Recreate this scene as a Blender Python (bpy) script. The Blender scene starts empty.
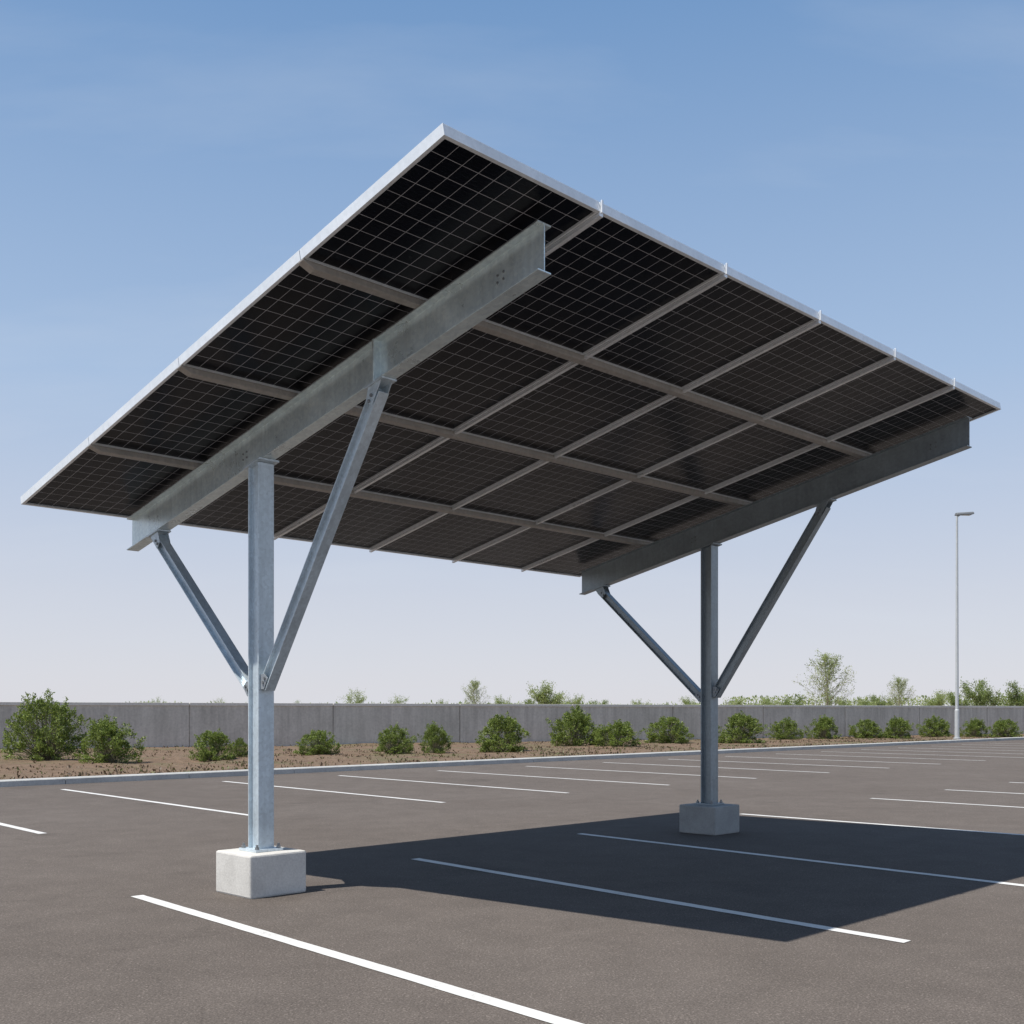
import bpy, bmesh, math, random
from mathutils import Vector, Matrix, noise
random.seed(7)
scene=bpy.context.scene
coll=scene.collection
scene.view_settings.view_transform='Standard'
scene.view_settings.look='None'
scene.view_settings.exposure=0

# ------------------------------------------------------------ frame of the place
C1=Vector((-2.233,9.85,0)); ANG=math.radians(45.1)
U=Vector((math.cos(ANG),math.sin(ANG),0)); V=Vector((-math.sin(ANG),math.cos(ANG),0))
def W(a,t,z=0.0):
    p=C1+U*a+V*t; return Vector((p.x,p.y,z))
SL=0.213

# ------------------------------------------------------------ material helpers
def new_mat(name):
    m=bpy.data.materials.new(name); m.use_nodes=True
    nt=m.node_tree; b=nt.nodes['Principled BSDF']
    return m,nt,b
def ramp(nt,fac,stops):
    r=nt.nodes.new('ShaderNodeValToRGB')
    while len(r.color_ramp.elements)<len(stops): r.color_ramp.elements.new(0.5)
    for e,(p,c) in zip(r.color_ramp.elements,stops):
        e.position=p; e.color=(c[0],c[1],c[2],1) if not isinstance(c,(int,float)) else (c,c,c,1)
    nt.links.new(fac,r.inputs[0]); return r.outputs[0]
def mix(nt,typ,fac,a,b):
    n=nt.nodes.new('ShaderNodeMix'); n.data_type='RGBA'; n.blend_type=typ
    for s,i in ((fac,0),(a,6),(b,7)):
        if isinstance(s,(int,float)): n.inputs[i].default_value=s
        elif isinstance(s,tuple): n.inputs[i].default_value=(s[0],s[1],s[2],1)
        else: nt.links.new(s,n.inputs[i])
    return n.outputs[2]
def math_n(nt,op,a,b=None,c=None,clamp=False):
    n=nt.nodes.new('ShaderNodeMath'); n.operation=op; n.use_clamp=clamp
    for i,s in enumerate((a,b,c)):
        if s is None: continue
        if isinstance(s,(int,float)): n.inputs[i].default_value=s
        else: nt.links.new(s,n.inputs[i])
    return n.outputs[0]
def noise_tex(nt,scale,detail=4,rough=0.55,vec=None):
    n=nt.nodes.new('ShaderNodeTexNoise'); n.inputs['Scale'].default_value=scale
    n.inputs['Detail'].default_value=detail; n.inputs['Roughness'].default_value=rough
    if vec is not None: nt.links.new(vec,n.inputs['Vector'])
    return n.outputs['Fac']
def world_pos(nt):
    return nt.nodes.new('ShaderNodeNewGeometry').outputs['Position']
def objc(nt):
    return nt.nodes.new('ShaderNodeTexCoord').outputs['Object']
def bump(nt,b,h,strength,dist):
    n=nt.nodes.new('ShaderNodeBump'); n.inputs['Strength'].default_value=strength; n.inputs['Distance'].default_value=dist
    nt.links.new(h,n.inputs['Height']); nt.links.new(n.outputs[0],b.inputs['Normal'])

def steel_mat(name,base,metal=0.2,rough=0.42,var=1.0):
    m,nt,b=new_mat(name); p=objc(nt)
    vo=nt.nodes.new('ShaderNodeTexVoronoi'); vo.inputs['Scale'].default_value=38; nt.links.new(p,vo.inputs['Vector'])
    spang=ramp(nt,vo.outputs['Color'],[(0.0,tuple(c*(1-0.14*var) for c in base)),(1.0,tuple(min(1,c*(1+0.08*var)) for c in base))])
    n1=noise_tex(nt,2.2,6,0.65,p)
    mp=nt.nodes.new('ShaderNodeMapping'); mp.inputs['Scale'].default_value=(9,9,0.8); nt.links.new(p,mp.inputs[0])
    n2=noise_tex(nt,2.0,5,0.6,mp.outputs[0])
    c=mix(nt,'MULTIPLY',1.0,spang,ramp(nt,n1,[(0.3,1-0.18*var),(0.65,1.04)]))
    c=mix(nt,'MULTIPLY',1.0,c,ramp(nt,n2,[(0.3,1-0.13*var),(0.7,1.03)]))
    nt.links.new(c,b.inputs['Base Color']); b.inputs['Metallic'].default_value=metal
    nt.links.new(ramp(nt,n1,[(0.2,rough-0.08),(0.8,rough+0.14)]),b.inputs['Roughness'])
    bump(nt,b,n1,0.12,0.01)
    return m
M_STEEL=steel_mat('galvanised_steel',(0.68,0.77,0.83),0.35,0.36)
M_BEAM=steel_mat('lightened_galvanised_steel',(0.84,0.96,1.0),0.45,0.28)  # near beam: base colour lightened to offset shade from the roof overhang
M_STEEL_SHADED=steel_mat('shaded_galvanised_steel',(0.35,0.40,0.43),0.35,0.36)  # same steel as the near frame, with far-frame shade put into its colour
M_PLATE=steel_mat('bracket_steel',(0.36,0.39,0.42),0.3,0.5)
M_BOLT=steel_mat('zinc_bolt',(0.32,0.33,0.34),0.6,0.35)
M_PURLIN=steel_mat('purlin_steel',(0.47,0.43,0.39),0.2,0.42)
M_RAIL=steel_mat('rail_aluminium',(0.92,0.93,0.94),0.35,0.30,0.5)
M_FRAME=steel_mat('frame_aluminium',(0.88,0.90,0.92),0.25,0.34,0.4)

def panel_mat():
    m,nt,b=new_mat('solar_cells')
    g=nt.nodes.new('ShaderNodeTexCoord').outputs['Generated']
    s=nt.nodes.new('ShaderNodeSeparateXYZ'); nt.links.new(g,s.inputs[0])
    def lines(o,n,w):
        f=math_n(nt,'FRACT',math_n(nt,'MULTIPLY',o,n))
        d=math_n(nt,'ABSOLUTE',math_n(nt,'SUBTRACT',f,0.5))
        return math_n(nt,'GREATER_THAN',d,0.5-w/2)
    L=math_n(nt,'MAXIMUM',lines(s.outputs[0],10,0.030),lines(s.outputs[1],10,0.030))
    bus=lines(s.outputs[1],40,0.08)
    p=world_pos(nt)
    n1=noise_tex(nt,1.2,3,0.5,p)
    cell=ramp(nt,n1,[(0.3,(0.003,0.0033,0.0055)),(0.7,(0.006,0.0068,0.011))])
    c=mix(nt,'MIX',math_n(nt,'MULTIPLY',bus,0.06),cell,(0.10,0.10,0.11))
    c=mix(nt,'MIX',L,c,(0.46,0.46,0.49))
    nt.links.new(c,b.inputs['Base Color'])
    nt.links.new(ramp(nt,noise_tex(nt,6,4,0.6,p),[(0.3,0.20),(0.7,0.28)]),b.inputs['Roughness'])
    b.inputs['Specular IOR Level'].default_value=0.14
    return m
M_CELL=panel_mat()

def asphalt_mat():
    m,nt,b=new_mat('asphalt'); p=world_pos(nt)
    big=noise_tex(nt,0.22,5,0.6,p); mid=noise_tex(nt,2.1,6,0.6,p); fine=noise_tex(nt,75,3,0.7,p)
    vo=nt.nodes.new('ShaderNodeTexVoronoi'); vo.inputs['Scale'].default_value=115; nt.links.new(p,vo.inputs['Vector'])
    c=ramp(nt,big,[(0.3,(0.130,0.110,0.097)),(0.7,(0.156,0.134,0.120))])
    c=mix(nt,'MULTIPLY',1.0,c,ramp(nt,mid,[(0.3,0.90),(0.7,1.08)]))
    c=mix(nt,'MULTIPLY',1.0,c,ramp(nt,fine,[(0.32,0.64),(0.68,1.36)]))
    spk=ramp(nt,vo.outputs['Color'],[(0.0,0.76),(0.75,1.0),(0.95,1.8)])
    c=mix(nt,'MULTIPLY',0.8,c,spk)
    vc=nt.nodes.new('ShaderNodeTexVoronoi'); vc.feature='DISTANCE_TO_EDGE'; vc.inputs['Scale'].default_value=0.16
    wv=nt.nodes.new('ShaderNodeVectorMath'); wv.operation='ADD'
    nn=nt.nodes.new('ShaderNodeTexNoise'); nn.inputs['Scale'].default_value=0.9; nn.inputs['Detail'].default_value=6; nt.links.new(p,nn.inputs['Vector'])
    sc=nt.nodes.new('ShaderNodeVectorMath'); sc.operation='SCALE'; sc.inputs['Scale'].default_value=1.6; nt.links.new(nn.outputs['Color'],sc.inputs[0])
    nt.links.new(p,wv.inputs[0]); nt.links.new(sc.outputs[0],wv.inputs[1]); nt.links.new(wv.outputs[0],vc.inputs['Vector'])
    cr=ramp(nt,vc.outputs['Distance'],[(0.0,0.72),(0.0022,1.0)])
    c=mix(nt,'MULTIPLY',0.4,c,cr)
    st=noise_tex(nt,0.75,3,0.5,p)
    c=mix(nt,'MULTIPLY',1.0,c,ramp(nt,st,[(0.25,0.82),(0.36,1.0)]))
    nt.links.new(c,b.inputs['Base Color'])
    b.inputs['Roughness'].default_value=0.9; b.inputs['Specular IOR Level'].default_value=0.12
    h=math_n(nt,'ADD',fine,math_n(nt,'MULTIPLY',vo.outputs['Distance'],0.5))
    bump(nt,b,h,0.45,0.005)
    return m
M_ASPH=asphalt_mat()
def paint_mat():
    m,nt,b=new_mat('road_paint'); p=world_pos(nt)
    n=noise_tex(nt,35,6,0.75,p); n2=noise_tex(nt,1.6,5,0.7,p)
    w=math_n(nt,'ADD',math_n(nt,'MULTIPLY',n,0.55),math_n(nt,'MULTIPLY',n2,0.45))
    c=ramp(nt,w,[(0.35,(0.30,0.28,0.27)),(0.41,(0.64,0.63,0.61)),(0.6,(0.78,0.77,0.75))])
    nt.links.new(c,b.inputs['Base Color']); b.inputs['Roughness'].default_value=0.7
    bump(nt,b,n,0.3,0.004); return m
M_PAINT=paint_mat()
def concrete_mat(name,c0,c1,scale=3,streak=False):
    m,nt,b=new_mat(name); p=world_pos(nt)
    n1=noise_tex(nt,scale,7,0.65,p); n2=noise_tex(nt,scale*14,4,0.7,p)
    c=ramp(nt,n1,[(0.3,c0),(0.7,c1)])
    c=mix(nt,'MULTIPLY',1.0,c,ramp(nt,n2,[(0.3,0.85),(0.6,1.04)]))
    if streak:
        mp=nt.nodes.new('ShaderNodeMapping'); mp.inputs['Scale'].default_value=(2.5,2.5,0.25); nt.links.new(p,mp.inputs[0])
        c=mix(nt,'MULTIPLY',1.0,c,ramp(nt,noise_tex(nt,1.6,5,0.65,mp.outputs[0]),[(0.3,0.80),(0.62,1.05)]))
    vo=nt.nodes.new('ShaderNodeTexVoronoi'); vo.inputs['Scale'].default_value=scale*18; nt.links.new(p,vo.inputs['Vector'])
    c=mix(nt,'MULTIPLY',0.45,c,ramp(nt,vo.outputs['Distance'],[(0.03,0.55),(0.14,1.0)]))
    nt.links.new(c,b.inputs['Base Color']); b.inputs['Roughness'].default_value=0.85
    bump(nt,b,n2,0.3,0.008); return m
M_BLOCK=concrete_mat('cast_concrete',(0.58,0.56,0.525),(0.72,0.70,0.66),4)
M_BLOCK2=concrete_mat('darker_cast_concrete',(0.31,0.31,0.30),(0.41,0.41,0.40),4)  # same concrete in a darker base colour for the far footing
M_KERB=concrete_mat('kerb_concrete',(0.40,0.40,0.39),(0.54,0.54,0.52),1.5)
M_WALL=concrete_mat('wall_concrete',(0.53,0.50,0.45),(0.65,0.615,0.56),0.7,True)
M_COPING=concrete_mat('coping_concrete',(0.66,0.63,0.58),(0.78,0.75,0.70),0.9)
def soil_mat():
    m,nt,b=new_mat('mulch_soil'); p=world_pos(nt)
    n1=noise_tex(nt,0.35,5,0.6,p); n2=noise_tex(nt,5,6,0.75,p)
    c=ramp(nt,n2,[(0.3,(0.10,0.06,0.036)),(0.5,(0.18,0.118,0.074)),(0.72,(0.29,0.20,0.135))])
    g=ramp(nt,n1,[(0.50,0.0),(0.66,0.6)])
    c=mix(nt,'MIX',g,c,(0.12,0.125,0.05))
    nt.links.new(c,b.inputs['Base Color']); b.inputs['Roughness'].default_value=0.95
    bump(nt,b,n2,0.8,0.08); return m
M_SOIL=soil_mat()
def field_mat():
    m,nt,b=new_mat('field_grass'); p=world_pos(nt)
    n1=noise_tex(nt,0.08,6,0.65,p)
    nt.links.new(ramp(nt,n1,[(0.35,(0.10,0.11,0.05)),(0.65,(0.19,0.17,0.10))]),b.inputs['Base Color'])
    b.inputs['Roughness'].default_value=0.95; return m
M_FIELD=field_mat()
def leaf_mat(name,c0,c1,c2,trans=0.35):
    m,nt,b=new_mat(name)
    g=nt.nodes.new('ShaderNodeNewGeometry')
    c=ramp(nt,g.outputs['Random Per Island'],[(0.0,c0),(0.55,c1),(1.0,c2)])
    n=noise_tex(nt,2.5,3,0.5,g.outputs['Position'])
    c=mix(nt,'MULTIPLY',1.0,c,ramp(nt,n,[(0.35,0.75),(0.65,1.2)]))
    nt.links.new(c,b.inputs['Base Color']); b.inputs['Roughness'].default_value=0.55
    tr=nt.nodes.new('ShaderNodeBsdfTranslucent'); nt.links.new(c,tr.inputs['Color'])
    ms=nt.nodes.new('ShaderNodeMixShader'); ms.inputs[0].default_value=trans
    out=nt.nodes['Material Output']
    nt.links.new(b.outputs[0],ms.inputs[1]); nt.links.new(tr.outputs[0],ms.inputs[2]); nt.links.new(ms.outputs[0],out.inputs[0])
    return m
M_LEAF=leaf_mat('shrub_leaves',(0.11,0.15,0.03),(0.20,0.27,0.055),(0.34,0.40,0.11),0.4)
M_LEAF2=leaf_mat('spring_leaves',(0.27,0.34,0.12),(0.40,0.47,0.18),(0.54,0.58,0.28),0.5)
M_LEAF3=leaf_mat('tree_leaves',(0.17,0.24,0.07),(0.27,0.34,0.11),(0.40,0.45,0.18),0.45)
M_DRY=leaf_mat('dry_cover',(0.09,0.06,0.035),(0.17,0.11,0.065),(0.14,0.17,0.05),0.2)
def bark_mat():
    m,nt,b=new_mat('bark'); n=noise_tex(nt,12,5,0.7,world_pos(nt))
    nt.links.new(ramp(nt,n,[(0.3,(0.20,0.175,0.125)),(0.7,(0.38,0.34,0.24))]),b.inputs['Base Color'])
    b.inputs['Roughness'].default_value=0.9; return m
M_BARK=bark_mat()
M_POLE=steel_mat('lamp_post_paint',(0.55,0.57,0.58),0.1,0.45,0.5)
M_HEAD=steel_mat('lamp_head_paint',(0.22,0.23,0.24),0.2,0.45,0.5)
def glass_mat():
    m,nt,b=new_mat('lamp_lens'); n=noise_tex(nt,9,2,0.5,objc(nt))
    nt.links.new(ramp(nt,n,[(0.3,(0.45,0.46,0.46)),(0.7,(0.6,0.6,0.6))]),b.inputs['Base Color']); b.inputs['Roughness'].default_value=0.15; return m
M_LENS=glass_mat()

# ------------------------------------------------------------ mesh helpers
def extrude(bm,prof,p0,p1,ax,ay,mi=0):
    p0=Vector(p0);p1=Vector(p1);ax=Vector(ax);ay=Vector(ay)
    r0=[bm.verts.new(p0+ax*x+ay*y) for x,y in prof]; r1=[bm.verts.new(p1+ax*x+ay*y) for x,y in prof]
    n=len(prof)
    fs=[bm.faces.new(r0[::-1]),bm.faces.new(r1)]
    for i in range(n): fs.append(bm.faces.new((r0[i],r0[(i+1)%n],r1[(i+1)%n],r1[i])))
    for f in fs: f.material_index=mi
def rect(w,h,cx=0,cy=0):
    return [(cx-w/2,cy-h/2),(cx+w/2,cy-h/2),(cx+w/2,cy+h/2),(cx-w/2,cy+h/2)]
def hprof(w,h,tf,tw,y0=None):
    y0=-h/2 if y0 is None else y0; y1=y0+h
    return [(-w/2,y0),(w/2,y0),(w/2,y0+tf),(tw/2,y0+tf),(tw/2,y1-tf),(w/2,y1-tf),(w/2,y1),(-w/2,y1),(-w/2,y1-tf),(-tw/2,y1-tf),(-tw/2,y0+tf),(-w/2,y0+tf)]
def circ(r,n=10): return [(r*math.cos(2*math.pi*i/n),r*math.sin(2*math.pi*i/n)) for i in range(n)]
def box(bm,c,s,mi=0):
    extrude(bm,rect(s[0],s[1]),(c[0],c[1],c[2]-s[2]/2),(c[0],c[1],c[2]+s[2]/2),(1,0,0),(0,1,0),mi)
def plate(bm,pts,e):
    a=[bm.verts.new(p) for p in pts]; b=[bm.verts.new(p+e) for p in pts]; n=len(pts)
    bm.faces.new(a); bm.faces.new(b[::-1])
    for i in range(n): bm.faces.new((a[i],a[(i+1)%n],b[(i+1)%n],b[i]))
def finish(bm,name,mats,parent=None,bevel=0.0,loc=None,rot=None,smooth=False):
    bmesh.ops.recalc_face_normals(bm,faces=bm.faces)
    me=bpy.data.meshes.new(name); bm.to_mesh(me); bm.free()
    for m in (mats if isinstance(mats,(list,tuple)) else [mats]): me.materials.append(m)
    ob=bpy.data.objects.new(name,me); coll.objects.link(ob)
    if parent: ob.parent=parent
    if loc is not None: ob.location=loc
    if rot is not None: ob.rotation_euler=rot
    if bevel>0:
        md=ob.modifiers.new('bevel','BEVEL'); md.width=bevel; md.segments=2; md.limit_method='ANGLE'
    if smooth:
        for p in me.polygons: p.use_smooth=True
    return ob
def empty(name,loc,rotz=0):
    e=bpy.data.objects.new(name,None); coll.objects.link(e); e.location=loc; e.rotation_euler=(0,0,rotz); e.empty_display_size=0.3; return e

# ------------------------------------------------------------ CARPORT (local axes: x along the row, y down the slope)
car=empty('solar_carport',C1,ANG)
car['label']='galvanised steel solar carport with tilted panel roof over parking bays'
car['category']='solar carport'
SP=6.883; BZ=3.807
TH=-3.46
def bz(t): return BZ-SL*t
BH=0.33
def footing_and_frame(a0,MS,MB,MBeam,TL):
    dark = a0>0
    bm=bmesh.new(); box(bm,(0,0,0.183),(0.575,0.575,0.374))
    ft=finish(bm,'concrete_footing',MB,car,0.018,(a0,0,0))
    if dark: ft['label']='darker grey concrete footing'
    bm=bmesh.new()
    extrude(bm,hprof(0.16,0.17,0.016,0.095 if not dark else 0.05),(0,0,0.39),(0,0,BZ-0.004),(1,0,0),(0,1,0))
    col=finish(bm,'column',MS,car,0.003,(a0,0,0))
    if dark: col['label']='galvanised steel column with shade painted into its colour'
    bm=bmesh.new(); box(bm,(0,0,0.382),(0.28,0.28,0.022))
    bp=finish(bm,'base_plate',MS,col,0.002)
    for sx in (-1,1):
        for sy in (-1,1):
            bm=bmesh.new()
            extrude(bm,circ(0.011,8),(sx*.11,sy*.11,.39),(sx*.11,sy*.11,.435),(1,0,0),(0,1,0))
            extrude(bm,circ(0.021,6),(sx*.11,sy*.11,.394),(sx*.11,sy*.11,.414),(1,0,0),(0,1,0))
            finish(bm,'anchor_bolt',M_BOLT,col)
    bm=bmesh.new()
    extrude(bm,rect(0.21,0.016),(0,-0.13,BZ+SL*.13-0.010),(0,0.13,BZ-SL*.13-0.010),(1,0,0),(0,0,1))
    finish(bm,'cap_plate',MS,col)
    bm=bmesh.new()
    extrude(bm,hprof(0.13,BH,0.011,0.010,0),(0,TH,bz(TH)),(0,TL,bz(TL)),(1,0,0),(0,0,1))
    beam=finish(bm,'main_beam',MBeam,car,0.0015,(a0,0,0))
    if dark: beam['label']='galvanised steel beam with shade painted into its colour'
    if not dark:
        bm=bmesh.new()
        box(bm,(0,-1.70,bz(-1.70)+BH/2-0.004),(0.150,0.022,BH+0.004))
        finish(bm,'web_stiffener',MBeam,beam,0.002)
    for t in (-3.02,-3.08,0.22,0.28):
        for dz in (0.14,0.19):
            bm=bmesh.new()
            extrude(bm,circ(0.009,6),(-0.014,t,bz(t)+dz),(0.014,t,bz(t)+dz),(0,1,0),(0,0,1))
            finish(bm,'beam_bolt',M_BOLT,beam)
    for sgn,tt,zl in ((-1,-1.70,1.86),(1,1.88,1.80)):
        top=Vector((0,tt,bz(tt)-0.05)); low=Vector((0,sgn*0.125,zl))
        d=(top-low).normalized(); per=Vector((1,0,0)).cross(d)
        bm=bmesh.new()
        bw=0.115 if sgn<0 else 0.10
        extrude(bm,hprof(0.10,bw,0.010,0.03),low-d*0.05,top,(1,0,0),per)
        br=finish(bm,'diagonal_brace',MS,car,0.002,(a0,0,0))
        def inout(p):
            q1,q2=p+per*0.035,p-per*0.035
            return (q1,q2) if q1.y*sgn<q2.y*sgn else (q2,q1)
        for sx in (-1,1):
            e=Vector((sx*0.008,0,0)); o=Vector((sx*.0505,0,0))
            qi,qo=inout(low+d*0.07)
            bm=bmesh.new()
            plate(bm,[o+Vector((0,sgn*0.087,zl-0.06)),o+Vector((0,sgn*0.087,zl+0.07)),o+qi,o+qo,o+low+Vector((0,sgn*0.01,-0.06))],e)
            finish(bm,'gusset_plate',M_PLATE,br,0.001)
            q1,q2=(top-d*0.13+per*0.045,top-d*0.13-per*0.045)
            if q1.y<q2.y: q1,q2=q2,q1
            bm=bmesh.new()
            plate(bm,[o+top+Vector((0,-.08,SL*.08+.040)),o+top+Vector((0,.08,-SL*.08+.040)),o+q1,o+q2],e)
            finish(bm,'gusset_plate',MS,br,0.001)
            for q in (low+d*0.0,low+d*0.045,top-d*0.06,top-d*0.11):
                q=q+Vector((sx*0.0585,0,0))
                bm=bmesh.new()
                extrude(bm,circ(0.014,6),q,q+Vector((sx*0.013,0,0)),(0,1,0),(0,0,1))
                finish(bm,'gusset_bolt',M_BOLT,br)
        bm=bmesh.new()
        extrude(bm,rect(0.15,0.013),top+Vector((0,-.11,SL*.11+0.041)),top+Vector((0,.11,-SL*.11+0.041)),(1,0,0),(0,0,1))
        finish(bm,'bearing_plate',MS,br)
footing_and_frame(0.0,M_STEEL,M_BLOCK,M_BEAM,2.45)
footing_and_frame(SP,M_STEEL_SHADED,M_BLOCK2,M_STEEL_SHADED,2.25)

AB=[-1.10,0.32,1.80,3.22,4.62,5.95,7.20]
TB=[-3.69,-2.22,-0.56,1.05,2.58]
ZB=4.190
th=math.atan(SL); cs=math.cos(th)
def rz(t,dz=0): return ZB-SL*t+dz
for t in TB[1:-1]:
    bm=bmesh.new()
    h=0.050; w=0.062
    P=[]
    for (x,dx,dz) in ((AB[0]+0.003,0,-0.012),(AB[0]+0.10,0,-h),(AB[-1]-0.10,0,-h),(AB[-1]-0.003,0,-0.012)):
        P.append([bm.verts.new((x,t+y,rz(t)-SL*y+z)) for y,z in ((-w/2,-0.002),(-w/2,dz),(w/2,dz),(w/2,-0.002))])
    for A,B in zip(P,P[1:]):
        for i in range(4): bm.faces.new((A[i],A[(i+1)%4],B[(i+1)%4],B[i]))
    bm.faces.new(P[0]); bm.faces.new(P[-1][::-1])
    finish(bm,'purlin',M_PURLIN,car,0.004)
for a in AB[1:-1]:
    bm=bmesh.new()
    w=0.036;h=0.030
    extrude(bm,[(-w/2,-h),(w/2,-h),(w/2,-0.004),(-w/2,-0.004)],(a,TB[0]+0.004,rz(TB[0]+0.004)),(a,TB[-1]-0.004,rz(TB[-1]-0.004)),(1,0,0),(0,0,1))
    finish(bm,'panel_rail',M_RAIL,car,0.002)
    bm=bmesh.new()
    box(bm,(a,TB[0]-0.002,rz(TB[0])+0.034),(0.016,0.014,0.086))
    finish(bm,'end_clamp',M_RAIL,car,0.002)
for i in range(6):
    for j in range(4):
        a0,a1=AB[i]+0.004,AB[i+1]-0.004; t0,t1=TB[j]+0.004,TB[j+1]-0.004
        w=a1-a0; l=(t1-t0)/cs; ac=(a0+a1)/2; tc=(t0+t1)/2
        bm=bmesh.new(); box(bm,(0,0,0.024),(w-0.05,l-0.05,0.012))
        p=finish(bm,'solar_panel',M_CELL,car,0,(ac,tc,rz(tc)),(-th,0,0))
        bm=bmesh.new()
        fw=0.028;fh=0.078
        extrude(bm,rect(fw,fh,0,fh/2),(-w/2+fw/2,-l/2,0),(-w/2+fw/2,l/2,0),(1,0,0),(0,0,1))
        extrude(bm,rect(fw,fh,0,fh/2),(w/2-fw/2,-l/2,0),(w/2-fw/2,l/2,0),(1,0,0),(0,0,1))
        for s in (-1,1):
            y=s*(l/2-fw/2)
            extrude(bm,rect(fw,fh-0.001,0,fh/2),(-w/2+fw,y,0),(w/2-fw,y,0),(0,1,0),(0,0,1))
        finish(bm,'panel_frame',M_FRAME,p,0.0015)

# ------------------------------------------------------------ GROUND
def sheet(name,pts,z,mat):
    bm=bmesh.new(); bm.faces.new([bm.verts.new((p[0],p[1],z)) for p in pts])
    o=finish(bm,name,mat); o['kind']='structure'; return o
sheet('ground',[(-1500,-1500),(1500,-1500),(1500,1500),(-1500,1500)],-0.03,M_FIELD)
sheet('parking_lot',[W(-60,-60),W(230,-60),W(230,15.95),W(-60,15.95)],0.0,M_ASPH)
def line(aa,t0,ab,t1,w=0.115):
    bm=bmesh.new(); n=40
    L=[];R=[]
    for k in range(n+1):
        t=t0+(t1-t0)*k/n; a=aa+(ab-aa)*k/n
        j1=random.uniform(-.003,.003); j2=random.uniform(-.003,.003)
        L.append(bm.verts.new(W(a-w/2+j1,t,0.004))); R.append(bm.verts.new(W(a+w/2+j2,t,0.004)))
    for k in range(n): bm.faces.new((L[k],R[k],R[k+1],L[k+1]))
    o=finish(bm,'parking_line',M_PAINT); o['kind']='structure'
line(-0.885,0.57,-1.25,-5.9)
line(2.39,0.72,1.99,-5.05)
line(5.52,1.10,5.13,-4.9)
line(9.42,1.18,9.50,-5.0)
line(-4.2,0.5,-4.45,-5.9)
for a in (13.8,17.0,20.4,23.9,27.4,31,34.5,38): line(a,1.22,a-.1,-5)
for a in (-3.0,0.55,3.85,7.58,10.85,14.15,17.6,21.1,24.5,27.9,31.3,34.7,38.1,41.5,44.9,48.3,51.7): line(a,6.1,a+.4,14.2)

bm=bmesh.new()
a=-40
while a<150:
    prof=[(0,-0.02),(0.42,-0.02),(0.42,0.135),(0.035,0.135),(0.008,0.118)]
    extrude(bm,prof,W(a+0.006,15.8),W(a+2.994,15.8),V,(0,0,1))
    a+=3
k=finish(bm,'kerb',M_KERB,None,0.004); k['kind']='structure'

bm=bmesh.new()
na,ntt=360,70
grid=[]
for i in range(na+1):
    row=[]
    for j in range(ntt+1):
        aa=-45+200*i/na; tt=16.20+ (j/ntt)**1.5*60
        p=W(aa,tt); h=0.105+0.07*noise.noise(p*0.35)*min(1,(tt-16.2)/1.0)+0.05*noise.noise(p*1.3)*min(1,(tt-16.2)/0.6)
        row.append(bm.verts.new((p.x,p.y,h)))
    grid.append(row)
for i in range(na):
    for j in range(ntt): bm.faces.new((grid[i][j],grid[i+1][j],grid[i+1][j+1],grid[i][j+1]))
b=finish(bm,'planting_bed',M_SOIL,smooth=True); b['kind']='structure'

W0=Vector((-20.4,44,0)); WD=Vector((58.4,33,0)).normalized(); WN=Vector((WD.y,-WD.x,0))
WHT=2.0
bm=bmesh.new()
s=7.45-6.5*9
while s<150:
    extrude(bm,[(-0.10,-0.1),(0.10,-0.1),(0.10,WHT-0.13),(-0.10,WHT-0.13)],W0+WD*(s+0.025),W0+WD*(s+6.475),WN,(0,0,1))
    extrude(bm,[(-0.14,WHT-0.128),(0.14,WHT-0.128),(0.14,WHT),(-0.14,WHT)],W0+WD*(s+0.012),W0+WD*(s+6.488),WN,(0,0,1),1)
    extrude(bm,rect(0.10,WHT-0.10,0,(WHT-0.1)/2),W0+WD*(s-0.10),W0+WD*(s+0.10),WN,(0,0,1))
    s+=6.5
w=finish(bm,'boundary_wall',[M_WALL,M_COPING],None,0.008)
w['label']='long low grey concrete panel wall behind the planting bed'; w['category']='wall'
def wall_hit(x): return (x-W0).dot(WN)

# ------------------------------------------------------------ foliage
def leaf(bm,p,size,mi=0,up=None):
    d=Vector((random.gauss(0,1),random.gauss(0,1),random.gauss(0,1)))
    if up is not None: d+=up
    d.normalize()
    s=d.orthogonal().normalized(); s.rotate(Matrix.Rotation(random.uniform(0,6.28),3,d))
    l=size*random.uniform(.7,1.3); w=l*0.46
    vs=[bm.verts.new(q) for q in (p,p+d*l*.5+s*w*.5,p+d*l,p+d*l*.5-s*w*.5)]
    f=bm.faces.new(vs); f.material_index=mi
def twig(bm,p0,p1,r0,r1,mi=1,n=4):
    d=(p1-p0).normalized(); ax=d.orthogonal().normalized(); ay=d.cross(ax)
    A=[bm.verts.new(p0+(ax*math.cos(2*math.pi*i/n)+ay*math.sin(2*math.pi*i/n))*r0) for i in range(n)]
    B=[bm.verts.new(p1+(ax*math.cos(2*math.pi*i/n)+ay*math.sin(2*math.pi*i/n))*r1) for i in range(n)]
    for i in range(n):
        f=bm.faces.new((A[i],A[(i+1)%n],B[(i+1)%n],B[i])); f.material_index=mi
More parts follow.
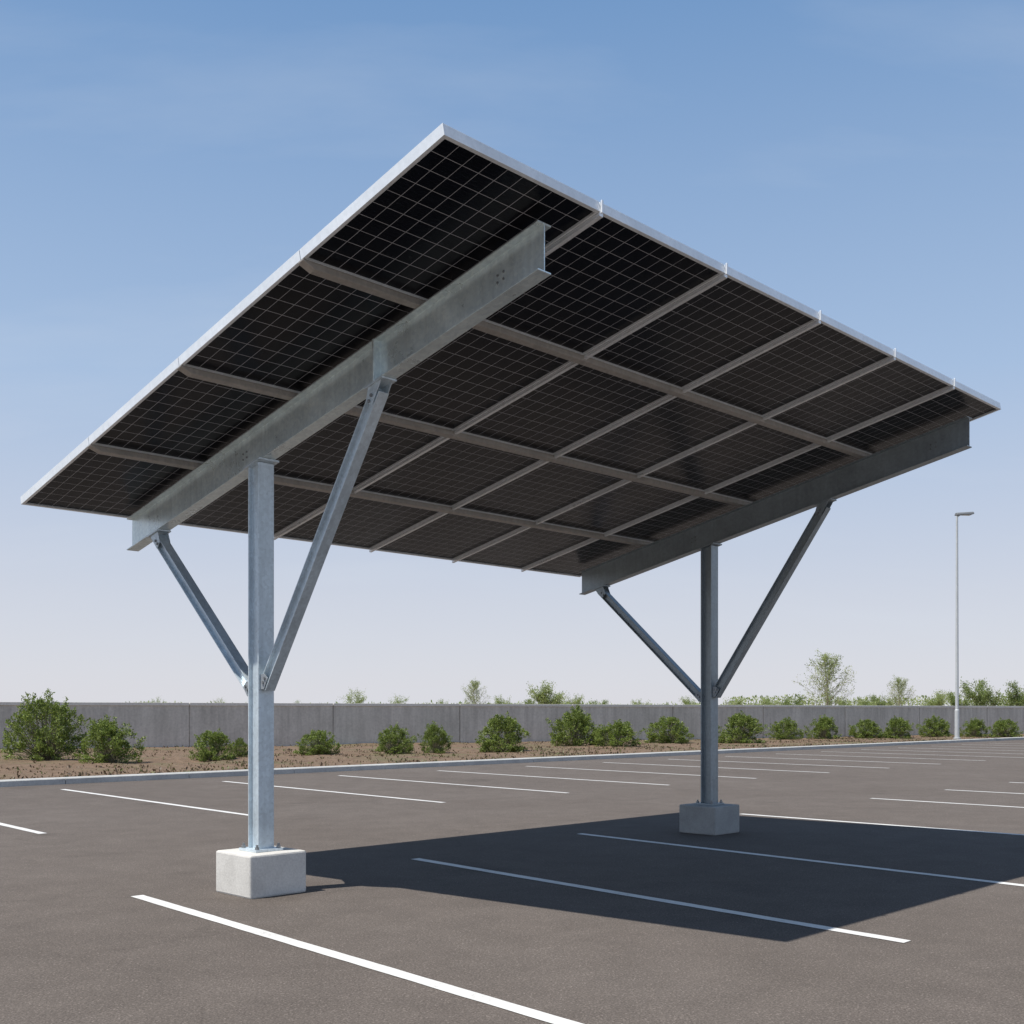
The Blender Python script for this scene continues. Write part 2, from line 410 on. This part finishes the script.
def shrub_mesh(seed,spiky=0.3,lf=0.05,n_cl=170,per=62):
    random.seed(seed); bm=bmesh.new()
    ph=random.uniform(0,100)
    for c in range(n_cl):
        th_=random.uniform(0,2*math.pi); zz=random.random()**0.95
        rr=(random.random()**0.45)
        e=1.0+0.5*noise.noise(Vector((math.cos(th_)*1.6+ph,math.sin(th_)*1.6,zz*2.2)))
        prof=math.sqrt(max(0.02,1-(zz*0.98-0.22)**2*1.45))
        p=Vector((math.cos(th_)*rr*prof*0.47*e,math.sin(th_)*rr*prof*0.47*e,zz*0.86*(0.75+0.25*e)*(1-0.26*rr*rr)+0.02))
        out=Vector((p.x,p.y,(p.z-0.15))).normalized()
        twig(bm,Vector((p.x*.15,p.y*.15,0)),p,0.006,0.002,1,3)
        ln=random.uniform(.05,.14)
        if random.random()<spiky and zz>.4: ln*=2.0
        for k in range(per):
            f=random.random()
            q=p+(out+Vector((0,0,.6))).normalized()*ln*(f-.3)+Vector((random.gauss(0,1),random.gauss(0,1),random.gauss(0,1)))*0.036*(1.25-f)
            if q.z<0.0: q.z=random.uniform(0,.05)
            leaf(bm,q,lf,0,out*0.8+Vector((0,0,.5)))
    me=bpy.data.meshes.new('shrub'); bm.to_mesh(me); bm.free(); me.materials.append(M_LEAF); me.materials.append(M_BARK)
    return me
SH=[shrub_mesh(1,0.55,0.035,210,62),shrub_mesh(2,0.35,0.041),shrub_mesh(3,0.4,0.043),shrub_mesh(4,0.3,0.043),shrub_mesh(5,0.5,0.040)]
def pix(x,y):   # surveyed position on the ground
    D=1.6*1107/(y-712); return Vector(((x-512)/1107*D,D,0.06))
random.seed(21)
shrubs=[(45,692,763,74,0),(108,716,766,60,1),(213,729,763,42,2),(240,738,761,17,3),(318,730,757,42,3),(395,724,756,39,4),(435,722,756,33,1),(502,712,754,49,2),
(575,705,748,52,4),(617,720,749,52,1),(668,716,745,45,3),(740,711,745,44,2),(786,717,742,34,4),(824,715,741,32,1),(866,719,740,34,3),(897,716,740,30,2),(935,715,739,32,4),(975,718,739,28,1),(1005,718,739,30,2),(598,728,748,20,3)]
for i,(x,yt,yb,wpx,k) in enumerate(shrubs):
    p=pix(x,yb); D=p.y
    while wall_hit(p)<0.9: p*=0.985; p.z=0.06; D=p.y
    h=(yb-yt)*D/1107; wd=wpx*D/1107
    o=bpy.data.objects.new('shrub',SH[k]); coll.objects.link(o)
    o.location=p; o.scale=(wd,wd,h*1.0); o.rotation_euler=(0,0,random.uniform(0,6.28))
    o['category']='shrub'; o['group']='green shrubs planted along the wall'
    o['label']='tall bushy green shrub growing in brown mulch' if h>1.8 else ('small low green shrub growing in brown mulch' if h<0.8 else 'rounded green shrub growing in brown mulch')

random.seed(5); bm=bmesh.new()
for k in range(12000):
    aa=random.uniform(-12,75); tt=16.35+random.random()**1.6*22
    p=W(aa,tt)
    if wall_hit(p)<0.15: continue
    g=noise.noise(p*0.3)
    if g<0.0 and random.random()<0.75: continue
    z=0.105+0.07*noise.noise(p*0.35)*min(1,(tt-16.2))
    p.z=z
    for q in range(3): leaf(bm,p+Vector((random.gauss(0,.05),random.gauss(0,.05),0)),random.uniform(.04,.11),0,Vector((0,0,1.0)))
o=finish(bm,'ground_cover',M_DRY); o['kind']='stuff'

def grow(bm,leaves,p,d,L,r,lev,maxlev,spread,mi=0):
    segs=3; q=p.copy(); dd=d.copy()
    for s_ in range(segs):
        nd=(dd+Vector((random.gauss(0,.10),random.gauss(0,.10),random.gauss(0,.06)+.03))).normalized()
        q2=q+nd*L/segs; r2=r*(1-0.16)
        twig(bm,q,q2,r,r2,0,5 if lev<2 else 3)
        if lev>=1 or s_>0:
            nb=(3 if lev==0 else 2) if lev<maxlev else 0
            for k in range(nb):
                if random.random()<0.9:
                    bd=(nd+Vector((random.gauss(0,1),random.gauss(0,1),random.gauss(0,.45)))*spread).normalized()
                    if lev<maxlev: grow(bm,leaves,q2,bd,L*random.uniform(.5,.72),r2*.55,lev+1,maxlev,spread)
        q=q2; dd=nd; r=r2
        if lev>=maxlev-1: leaves.append((q.copy(),nd.copy()))
def cone_tree(bm,lv):
    # straight leader with fine ascending side branches, widest a third of the way up
    q=Vector((0,0,-0.02)); H=3.0; n=30
    for i in range(n):
        q2=q+Vector((random.gauss(0,.014),random.gauss(0,.014),H/n)); f=i/n
        twig(bm,q,q2,0.038*(1-f)+0.006,0.038*(1-(i+1)/n)+0.006,0,5)
        if f>0.14:
            for k in range(3):
                an=random.uniform(0,6.28); L=(1.75*(1-f)**0.6)*min(1,f*3.2)*random.uniform(.6,1.1)+.1
                d=Vector((math.cos(an),math.sin(an),random.uniform(.45,1.0))).normalized()
                p=q2.copy()
                for s_ in range(5):
                    d=(d+Vector((random.gauss(0,.1),random.gauss(0,.1),.07))).normalized()
                    p2=p+d*L/5; r=0.009*(1-s_/6)
                    twig(bm,p,p2,r,r*.8,0,3)
                    for m in range(3):
                        sd=(d+Vector((random.gauss(0,.6),random.gauss(0,.6),random.gauss(0,.4)))).normalized()
                        e=p2+sd*L*random.uniform(.10,.22)
                        twig(bm,p2,e,0.004,0.002,0,3); lv.append((e,sd))
                        if random.random()<.5: lv.append(((p2+e)/2,sd))
                    p=p2
        q=q2
def tree_pair(seed,maxlev,lsize,nl,spread,trunkL,r,sc,mat):
    random.seed(seed); bm=bmesh.new(); lv=[]
    if maxlev==0: cone_tree(bm,lv)
    else: grow(bm,lv,Vector((0,0,-0.02)),Vector((0,0,1)),trunkL,r,0,maxlev,spread)
    me1=bpy.data.meshes.new('trunk')
    zmax=max(v.co.z for v in bm.verts)
    for v in bm.verts: v.co/=zmax
    bm.to_mesh(me1); bm.free(); me1.materials.append(M_BARK)
    bm=bmesh.new()
    for p,d in lv:
        for k in range(nl):
            leaf(bm,p/zmax+Vector((random.gauss(0,1),random.gauss(0,1),random.gauss(0,1)))*sc,lsize,0,d)
    me2=bpy.data.meshes.new('crown'); bm.to_mesh(me2); bm.free(); me2.materials.append(mat)
    wdt=max(v.co.x for v in me2.vertices)-min(v.co.x for v in me2.vertices)
    return me1,me2,wdt
TR=[tree_pair(11,0,0.018,3,0.55,2.3,0.05,0.012,M_LEAF2),tree_pair(12,3,0.038,9,0.75,1.2,0.05,0.035,M_LEAF3),tree_pair(13,3,0.038,8,0.85,0.9,0.05,0.04,M_LEAF2),tree_pair(14,3,0.026,5,0.7,1.5,0.05,0.022,M_LEAF2)]
random.seed(9)
trees=[(160,696,14,3,110),(222,697,16,3,120),(355,688,34,3,110),(395,694,26,3,115),(475,678,34,0,105),(500,695,26,2,110),(548,681,48,2,100),(575,694,28,2,108),(640,699,30,2,120),(690,696,30,2,120),(735,697,34,2,122),(765,696,36,2,118),(828,650,62,0,98),(866,696,34,2,110),(900,675,36,0,105),(935,690,38,2,108),(958,692,30,1,112),(985,680,42,1,100),(1015,682,36,1,104),(795,696,30,1,118),(845,697,28,2,116),(300,700,16,2,120),(440,699,22,2,120),(525,699,24,1,118),(605,700,26,1,118),(880,695,30,1,114)]
for (x,yt,wpx,k,D) in trees:
    h=1.6+(712-yt)*D/1107; wd=wpx*D/1107
    e=empty('tree',Vector(((x-512)/1107*D,D,-0.03)),random.uniform(0,6.28))
    m1,m2,wdt=TR[k]
    tr=bpy.data.objects.new('trunk',m1); cr=bpy.data.objects.new('crown',m2)
    for o in (tr,cr): coll.objects.link(o); o.parent=e
    sxy=wd/wdt if k==0 else max(wd/wdt,h*0.55)
    for o in (tr,cr): o.scale=(sxy,sxy,h)
    e['category']='tree'; e['group']='young trees beyond the wall'
    e['label']='finely branched spring tree with sparse pale leaves beyond the wall' if k in (0,3) else ('green leafy small tree beyond the wall' if k==1 else 'pale green leafy small tree beyond the wall')
random.seed(31); bm=bmesh.new()
for k in range(30000):
    f=random.random(); x=-50+f*230; y=150+0.1*x+random.uniform(-3,3)
    n=noise.noise(Vector((x*.09,0,3)))*0.5+noise.noise(Vector((x*.4,5,3)))*.35
    top=2.2+1.5*max(0,n+0.30)+ (0.9 if x>30 else 0)
    z=0.6+(top-0.6)*random.random()**0.9
    leaf(bm,Vector((x,y,z)),random.uniform(.25,.5),0,Vector((0,0,.6)))
o=finish(bm,'distant_hedgerow',M_LEAF2); o['kind']='stuff'

# ------------------------------------------------------------ street lamp
LX=Vector(((957-512)/1107*60,60,0.1))
lamp=empty('street_lamp',LX,math.radians(8))
lamp['label']='tall slim grey street lamp with flat head, switched off, beside kerb'; lamp['category']='street lamp'
HT=(712-516)*60/1107+1.5
bm=bmesh.new()
n=14; rings=[]
for z0,r0 in ((0,0.19),(0.11,0.19),(0.12,0.125),(1.6,0.12),(1.64,0.09),(HT,0.055)):
    rings.append([bm.verts.new((r0*math.cos(2*math.pi*i/n),r0*math.sin(2*math.pi*i/n),z0)) for i in range(n)])
for A,B in zip(rings,rings[1:]):
    for i in range(n): bm.faces.new((A[i],A[(i+1)%n],B[(i+1)%n],B[i]))
bm.faces.new(rings[0][::-1]); bm.faces.new(rings[-1])
finish(bm,'pole',M_POLE,lamp)
bm=bmesh.new()
extrude(bm,circ(0.05,10),(-0.03,0,HT-0.05),(0.22,0,HT+0.09),(0,1,0),(0,0,1))
finish(bm,'arm',M_POLE,lamp)
bm=bmesh.new()
extrude(bm,[(-0.17,0),(0.17,0),(0.14,0.09),(0.07,0.14),(-0.07,0.14),(-0.14,0.09)],(-0.06,0,HT+0.03),(0.92,0,HT+0.11),(0,1,0),(0,0,1))
hd=finish(bm,'lamp_head',M_HEAD,lamp,0.02)
bm=bmesh.new(); box(bm,(0.55,0,HT+0.068),(0.45,0.24,0.03)); finish(bm,'lens',M_LENS,hd)

# ------------------------------------------------------------ light
sd=U*0.50-V*0.155
SD=Vector((sd.x,sd.y,-1.0)).normalized()
el=math.asin(-SD.z); rotz=math.atan2(-SD.x,-SD.y)
sun=bpy.data.lights.new('sun','SUN'); sun.energy=5.0; sun.angle=math.radians(0.5); sun.color=(1.0,0.96,0.89)
so=bpy.data.objects.new('sun',sun); coll.objects.link(so); so.rotation_euler=SD.to_track_quat('-Z','Y').to_euler(); so.location=(-20,-10,30)
wd=bpy.data.worlds.new('World'); scene.world=wd; wd.use_nodes=True
nt=wd.node_tree; bg=nt.nodes['Background']; bg.inputs['Strength'].default_value=0.13
sky=nt.nodes.new('ShaderNodeTexSky'); sky.sky_type='NISHITA'; sky.sun_disc=False
sky.sun_elevation=el; sky.sun_rotation=rotz%(2*math.pi); sky.air_density=1.0; sky.dust_density=0.8; sky.ozone_density=1.5
g=nt.nodes.new('ShaderNodeTexCoord').outputs['Generated']
sp=nt.nodes.new('ShaderNodeSeparateXYZ'); nt.links.new(g,sp.inputs[0])
z=math_n(nt,'MAXIMUM',sp.outputs[2],0.0)
def k8(c): return tuple(v/8.0 for v in c)
gr=ramp(nt,z,[(0.0,k8((5.6,5.6,6.05))),(0.10,k8((4.85,5.1,5.85))),(0.28,k8((3.05,4.1,5.75))),(0.54,k8((1.38,2.55,4.55))),(0.72,k8((0.6,1.2,2.2))),(1.0,k8((0.3,0.6,1.2)))])
gr=mix(nt,'MULTIPLY',1.0,gr,(8.0,8.0,8.0))
c=mix(nt,'MIX',0.90,sky.outputs[0],gr)
den=math_n(nt,'ADD',z,0.30)
cx=math_n(nt,'DIVIDE',sp.outputs[0],den); cy=math_n(nt,'DIVIDE',sp.outputs[1],den)
cb=nt.nodes.new('ShaderNodeCombineXYZ'); nt.links.new(cx,cb.inputs[0]); nt.links.new(cy,cb.inputs[1])
mp=nt.nodes.new('ShaderNodeMapping'); mp.inputs['Location'].default_value=(1.3,2.4,0); mp.inputs['Rotation'].default_value=(0,0,math.radians(-30)); mp.inputs['Scale'].default_value=(0.8,2.6,1); nt.links.new(cb.outputs[0],mp.inputs[0])
cn=noise_tex(nt,1.25,8,0.56,mp.outputs[0])
cf=ramp(nt,cn,[(0.50,0.0),(0.64,0.12),(0.80,0.35)])
c=mix(nt,'MIX',cf,c,(5.2,5.6,6.2))
nt.links.new(c,bg.inputs['Color'])

# ------------------------------------------------------------ camera
cam=bpy.data.cameras.new('camera'); co=bpy.data.objects.new('camera',cam); coll.objects.link(co)
co.location=(0,0,1.6); co.rotation_euler=(math.radians(90),0,0)
cam.sensor_width=36; cam.lens=36*1107/1024; cam.shift_y=200/1024; cam.clip_end=5000; cam.clip_start=0.05
scene.camera=co
